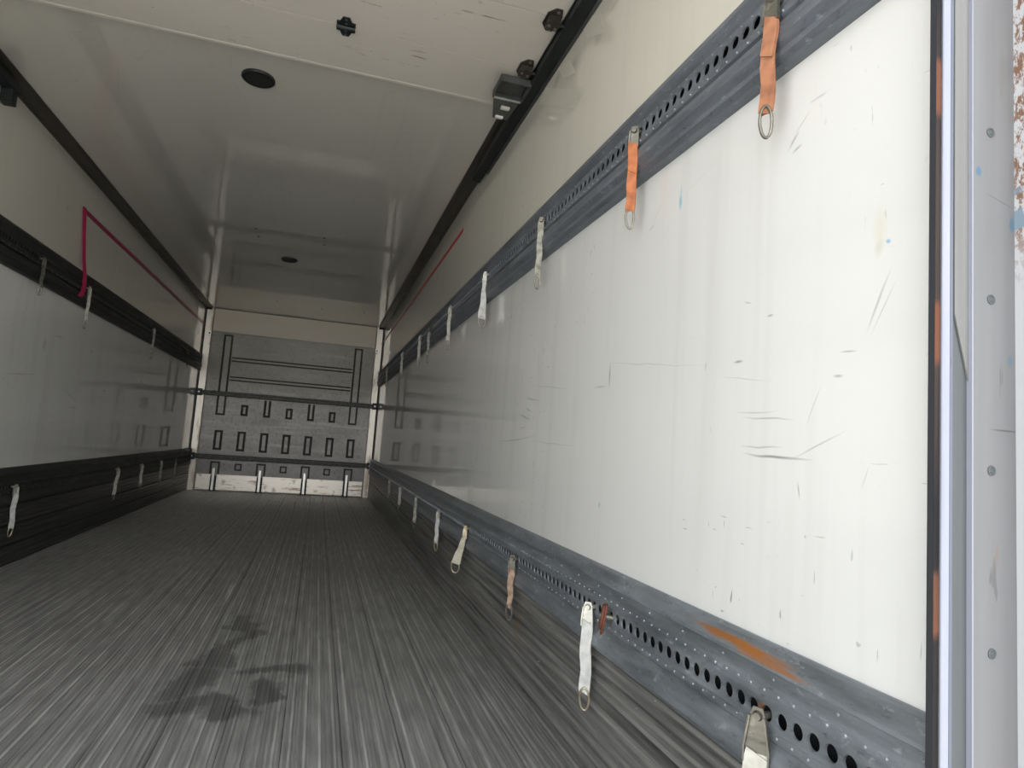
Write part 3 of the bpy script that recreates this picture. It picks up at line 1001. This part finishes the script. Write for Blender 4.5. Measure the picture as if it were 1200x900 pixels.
XR = XW - .040
specs_ru = [
    (.955, 1.692, .265, .031, -14, M['orange'], M['fitting_dark'], M['ring'], 'faded orange strap with stitched folds, nearest on the upper right rail', 0, .004),
    (1.50, 1.692, .265, .026, -48, M['orange2'], M['fitting_dark'], M['ring'], 'brighter orange strap, second nearest on the upper right rail', 0, 0),
    (2.23, 1.695, .265, .022, -62, M['dirty_web'], M['fitting_dark'], M['ring'], 'dirty grey strap on the upper right rail, next after the two orange ones', 30, 0),
    (3.09, 1.685, .265, .042, -62, M['grey_web'], M['galv'], M['ring'], 'pale wide strap with a big ring, fourth nearest on the upper right rail', 0, 0),
    (3.975, 1.685, .265, .024, -52, M['white_web'], M['galv'], M['ring'], 'off-white strap on the upper right rail, fifth from the open rear', 0, 0),
    (4.76, 1.685, .265, .022, -40, M['dirty_web'], M['fitting_dark'], M['ring'], 'dull grey strap on the upper right rail, sixth from the open rear', 0, 0),
    (5.22, 1.685, .24, .024, -52, M['white_web'], M['galv'], M['ring'], 'off-white strap on the upper right rail, seventh from the open rear', 0, 0),
    (6.40, 1.685, .24, .026, -52, M['white_web'], M['galv'], M['ring'], 'small off-white strap on the upper right rail, second nearest to the bulkhead', 0, 0),
    (7.87, 1.685, .21, .026, -52, M['dirty_web'], M['galv'], M['ring'], 'tiny greyish strap on the upper right rail, closest to the bulkhead', 0, 0),
]
XU = XW - .034
for (y, z, L, wd, yaw, wb, mt, rg, lab, tw, ln_) in specs_ru:
    strap(XU - .012, y, z, 1, L, wd, yaw, wb, mt, rg, lab, lean=ln_, wtop=.016 if wd > .04 else None, group='straps hanging from the upper right rail', twist=tw)
XL_ = XW - .042
specs_rl = [
    (.930, .450, .30, .040, -34, M['white_web'], M['fitting_dark'], M['ring'], 'white strap with a tapered metal tongue, nearest on the lower right rail', 0, 0, 'plate', None),
    (1.60, .458, .275, .030, -52, M['grey_web'], M['galv'], M['brass'], 'long white strap with a yellow ring on the lower right rail beside the brown hook', 0, -.004, 'strap', None),
    (2.29, .460, .235, .016, -52, M['brown_web'], M['fitting_dark'], M['ring'], 'frayed brown rag-like strap on the lower right rail', 15, 0, 'strap', .026),
    (3.07, .470, .24, .048, -60, M['yellow_web'], M['brass'], M['brass'], 'yellowed strap widening to a big ring on the lower right rail', 0, .036, 'strap', .020),
    (3.765, .470, .255, .024, -52, M['grey_web'], M['galv'], M['brass'], 'pale narrow strap on the lower right rail, just beyond the yellowed one', 0, 0, 'strap', None),
    (4.65, .470, .25, .026, -52, M['dirty_web'], M['galv'], M['ring'], 'grey tapered strap on the lower right rail, sixth from the open rear', 20, 0, 'strap', .02),
    (5.56, .468, .22, .026, -52, M['white_web'], M['galv'], M['ring'], 'small off-white strap on the lower right rail, second nearest to the bulkhead', 0, 0, 'strap', None),
    (6.42, .462, .20, .026, -52, M['dirty_web'], M['galv'], M['ring'], 'tiny dull strap on the lower right rail, closest to the bulkhead', 0, 0, 'strap', None),
]
for (y, z, L, wd, yaw, wb, mt, rg, lab, tw, ln_, sty, wt) in specs_rl:
    strap(XL_ - .014, y, z, 1, L, wd, yaw, wb, mt, rg, lab, style=sty, lean=ln_, wtop=wt, group='straps hanging from the lower right rail', twist=tw)
for (y, z, L, wd, yaw, wb, mt, rg, lab) in [
    (4.13, 1.69, .20, .020, -28, M['green_web'], M['fitting_dark'], M['ring'], 'dark oily strap with a bare steel ring, nearest on the upper left rail'),
    (4.87, 1.67, .25, .022, -28, M['white_web'], M['galv'], M['ring'], 'off-white strap just beyond the magenta tape on the upper left rail'),
    (6.63, 1.67, .25, .022, -28, M['dirty_web'], M['galv'], M['ring'], 'small grey strap midway along the upper left rail'),
    (8.27, 1.66, .18, .022, -28, M['green_web'], M['fitting_dark'], M['ring'], 'tiny dark strap on the upper left rail, closest to the bulkhead'),
]:
    strap(-(XU - .012), y, z, -1, L, wd, yaw, wb, mt, rg, lab, group='straps hanging from the upper left rail')
for (y, z, L, wd, yaw, wb, mt, rg, lab, ln_) in [
    (4.14, .45, .275, .028, -30, M['grey_web'], M['galv'], M['brass'], 'long pale strap at the picture edge on the lower left rail', 0),
    (6.03, .42, .23, .030, -30, M['white_web'], M['galv'], M['ring'], 'off-white slanting strap on the lower left rail, second from the open rear', .02),
    (6.76, .42, .20, .028, -30, M['white_web'], M['galv'], M['ring'], 'short pale strap on the lower left rail, third from the open rear', 0),
    (7.56, .46, .24, .026, -30, M['dirty_web'], M['galv'], M['ring'], 'dull grey strap on the lower left rail, fourth from the open rear', 0),
    (8.26, .44, .24, .026, -30, M['dirty_web'], M['fitting_dark'], M['ring'], 'darkest grey strap on the lower left rail, closest to the bulkhead', 0),
]:
    strap(-(XL_ - .014), y, z, -1, L, wd, yaw, wb, mt, rg, lab, lean=ln_, group='straps hanging from the lower left rail')

# rusty fitting without a strap, beside the long white strap
e = tag(empty('rusty_hook', (XL_ - .012, YS + .001 + 25.5 * PITCH, .4425)), 'rust-brown hook fitting without a strap, in a hole of the lower right rail', 'hook')
e.rotation_euler = (0, radians(8), radians(-22))
m = MB()
out = [(.0, .032), (.012, .026), (.019, .008), (.017, -.018), (.008, -.040), (.0, -.046), (-.008, -.040), (-.016, -.018), (-.017, .008), (-.011, .026)]
m.prism(out, 0, -.006, 0)
bevel(m.go('plate', M['rust'], e), .002, 1)
MB().tube([(-.009, .013 * cos(t), -.002 + .028 * sin(t)) for t in [2 * pi * k / 16 for k in range(16)]], .0035, 6, closed=True).go('rim', M['rust'], e, True)
MB().cyl((.03, 0, 0), 0, .007, -.044, 10, .008).go('pin', M['fitting_dark'], e)

# ================================================================ REAR DOOR FRAME
for side, nm, en in ((1, 'trim_5', 'right'), (-1, 'trim_6', 'left')):
    a = side
    Z0, Z1 = -.05, 2.60

    def P(pts, name, mat, parent, z0=Z0, z1=Z1):
        return MB().prism([(a * x, y) for x, y in pts], 2, z0, z1).go(name, mat, parent)

    main = struct(P([(1.1915, .611), (1.265, .611), (1.265, .617), (1.198, .617), (1.198, .66), (1.1915, .66)], nm, M['pillar'], None))
    P([(1.1596, .617), (1.1915, .617), (1.1915, .622), (1.1596, .622)], 'frame_strip', M['frame_strip'], main)
    P([(1.1890, .6098), (1.1915, .6098), (1.1915, .617), (1.1890, .617)], 'bright_edge', M['frame_bright'], main)
    bevel(P([(1.1485, .617), (1.1596, .615), (1.1596, .640), (1.152, .640)], 'bright_lip', M['frame_bright'], main), .001, 1)
    P([(1.1596, .6155), (1.1642, .6155), (1.1642, .6168), (1.1596, .6168)], 'blue_edge', M['frame_edge'], main)
    P([(1.1440, .630), (1.156, .630), (1.156, .632), (1.1450, .632)], 'groove_back', M['groove'], main)
    P([(1.1388, .620), (1.1485, .620), (1.1485, .630), (1.1437, .630)], 'rusty_runner', M['groove'], main)
    bevel(P([(1.1250, .6165), (1.1335, .6155), (1.1378, .618), (1.1378, .6268), (1.1298, .6203)], 'rubber_seal', M['seal'], main), .0012, 2)
    P([(1.265, .540), (1.270, .540), (1.270, .617), (1.265, .617)], 'outer_edge', M['frame_rust'], main)
    P([(1.270, .54), (1.33, .54), (1.33, .90), (1.28, .90), (1.27, .70)], 'outer_shell', M['shell'], main)
    # pale overlapping plate, cut on a slant at its foot
    MB().prism([(a * 1.1642, 2.4), (a * 1.1885, 2.4), (a * 1.1895, .979), (a * 1.1890, .962), (a * 1.1660, 1.046)], 1, .6145, .6165).go('slanted_plate', M['frame_plate'], main)
    scr = None
    for z in (1.524, 1.297, 1.071, .851, .628, .40, 1.75, 1.97):
        if scr is None:
            m = MB()
            K = 14
            for r, y in ((.0065, 0), (.0065, -.0012), (.0052, -.0016), (.0046, -.0006), (.0030, -.0006), (.0022, -.0016), (.0006, -.0018)):
                for k in range(K):
                    m.v.append((r * cos(2 * pi * k / K), y, r * sin(2 * pi * k / K)))
            for i in range(6):
                for k in range(K):
                    j = (k + 1) % K
                    m.f.append((i * K + k, i * K + j, (i + 1) * K + j, (i + 1) * K + k))
            o = m.go('frame_screw', M['frame_strip'], main)
            scr = o.data
        else:
            o = bpy.data.objects.new('frame_screw', scr)
            COL.objects.link(o)
            o.parent = main
        o.location = (a * 1.2225, .611, z)
# lintel and sill that close the frame
struct(MB().box(-1.30, 1.30, .54, .70, ZC, 2.60).go('trim_7', M['pillar']))
struct(MB().box(-1.30, 1.30, .50, .53, -.16, -.004).go('trim_8', M['pillar']))
# roof and outer skin
struct(MB().box(-1.30, 1.30, .70, YB + .2, ZC + .06, ZC + .12).go('trim_9', M['shell']))
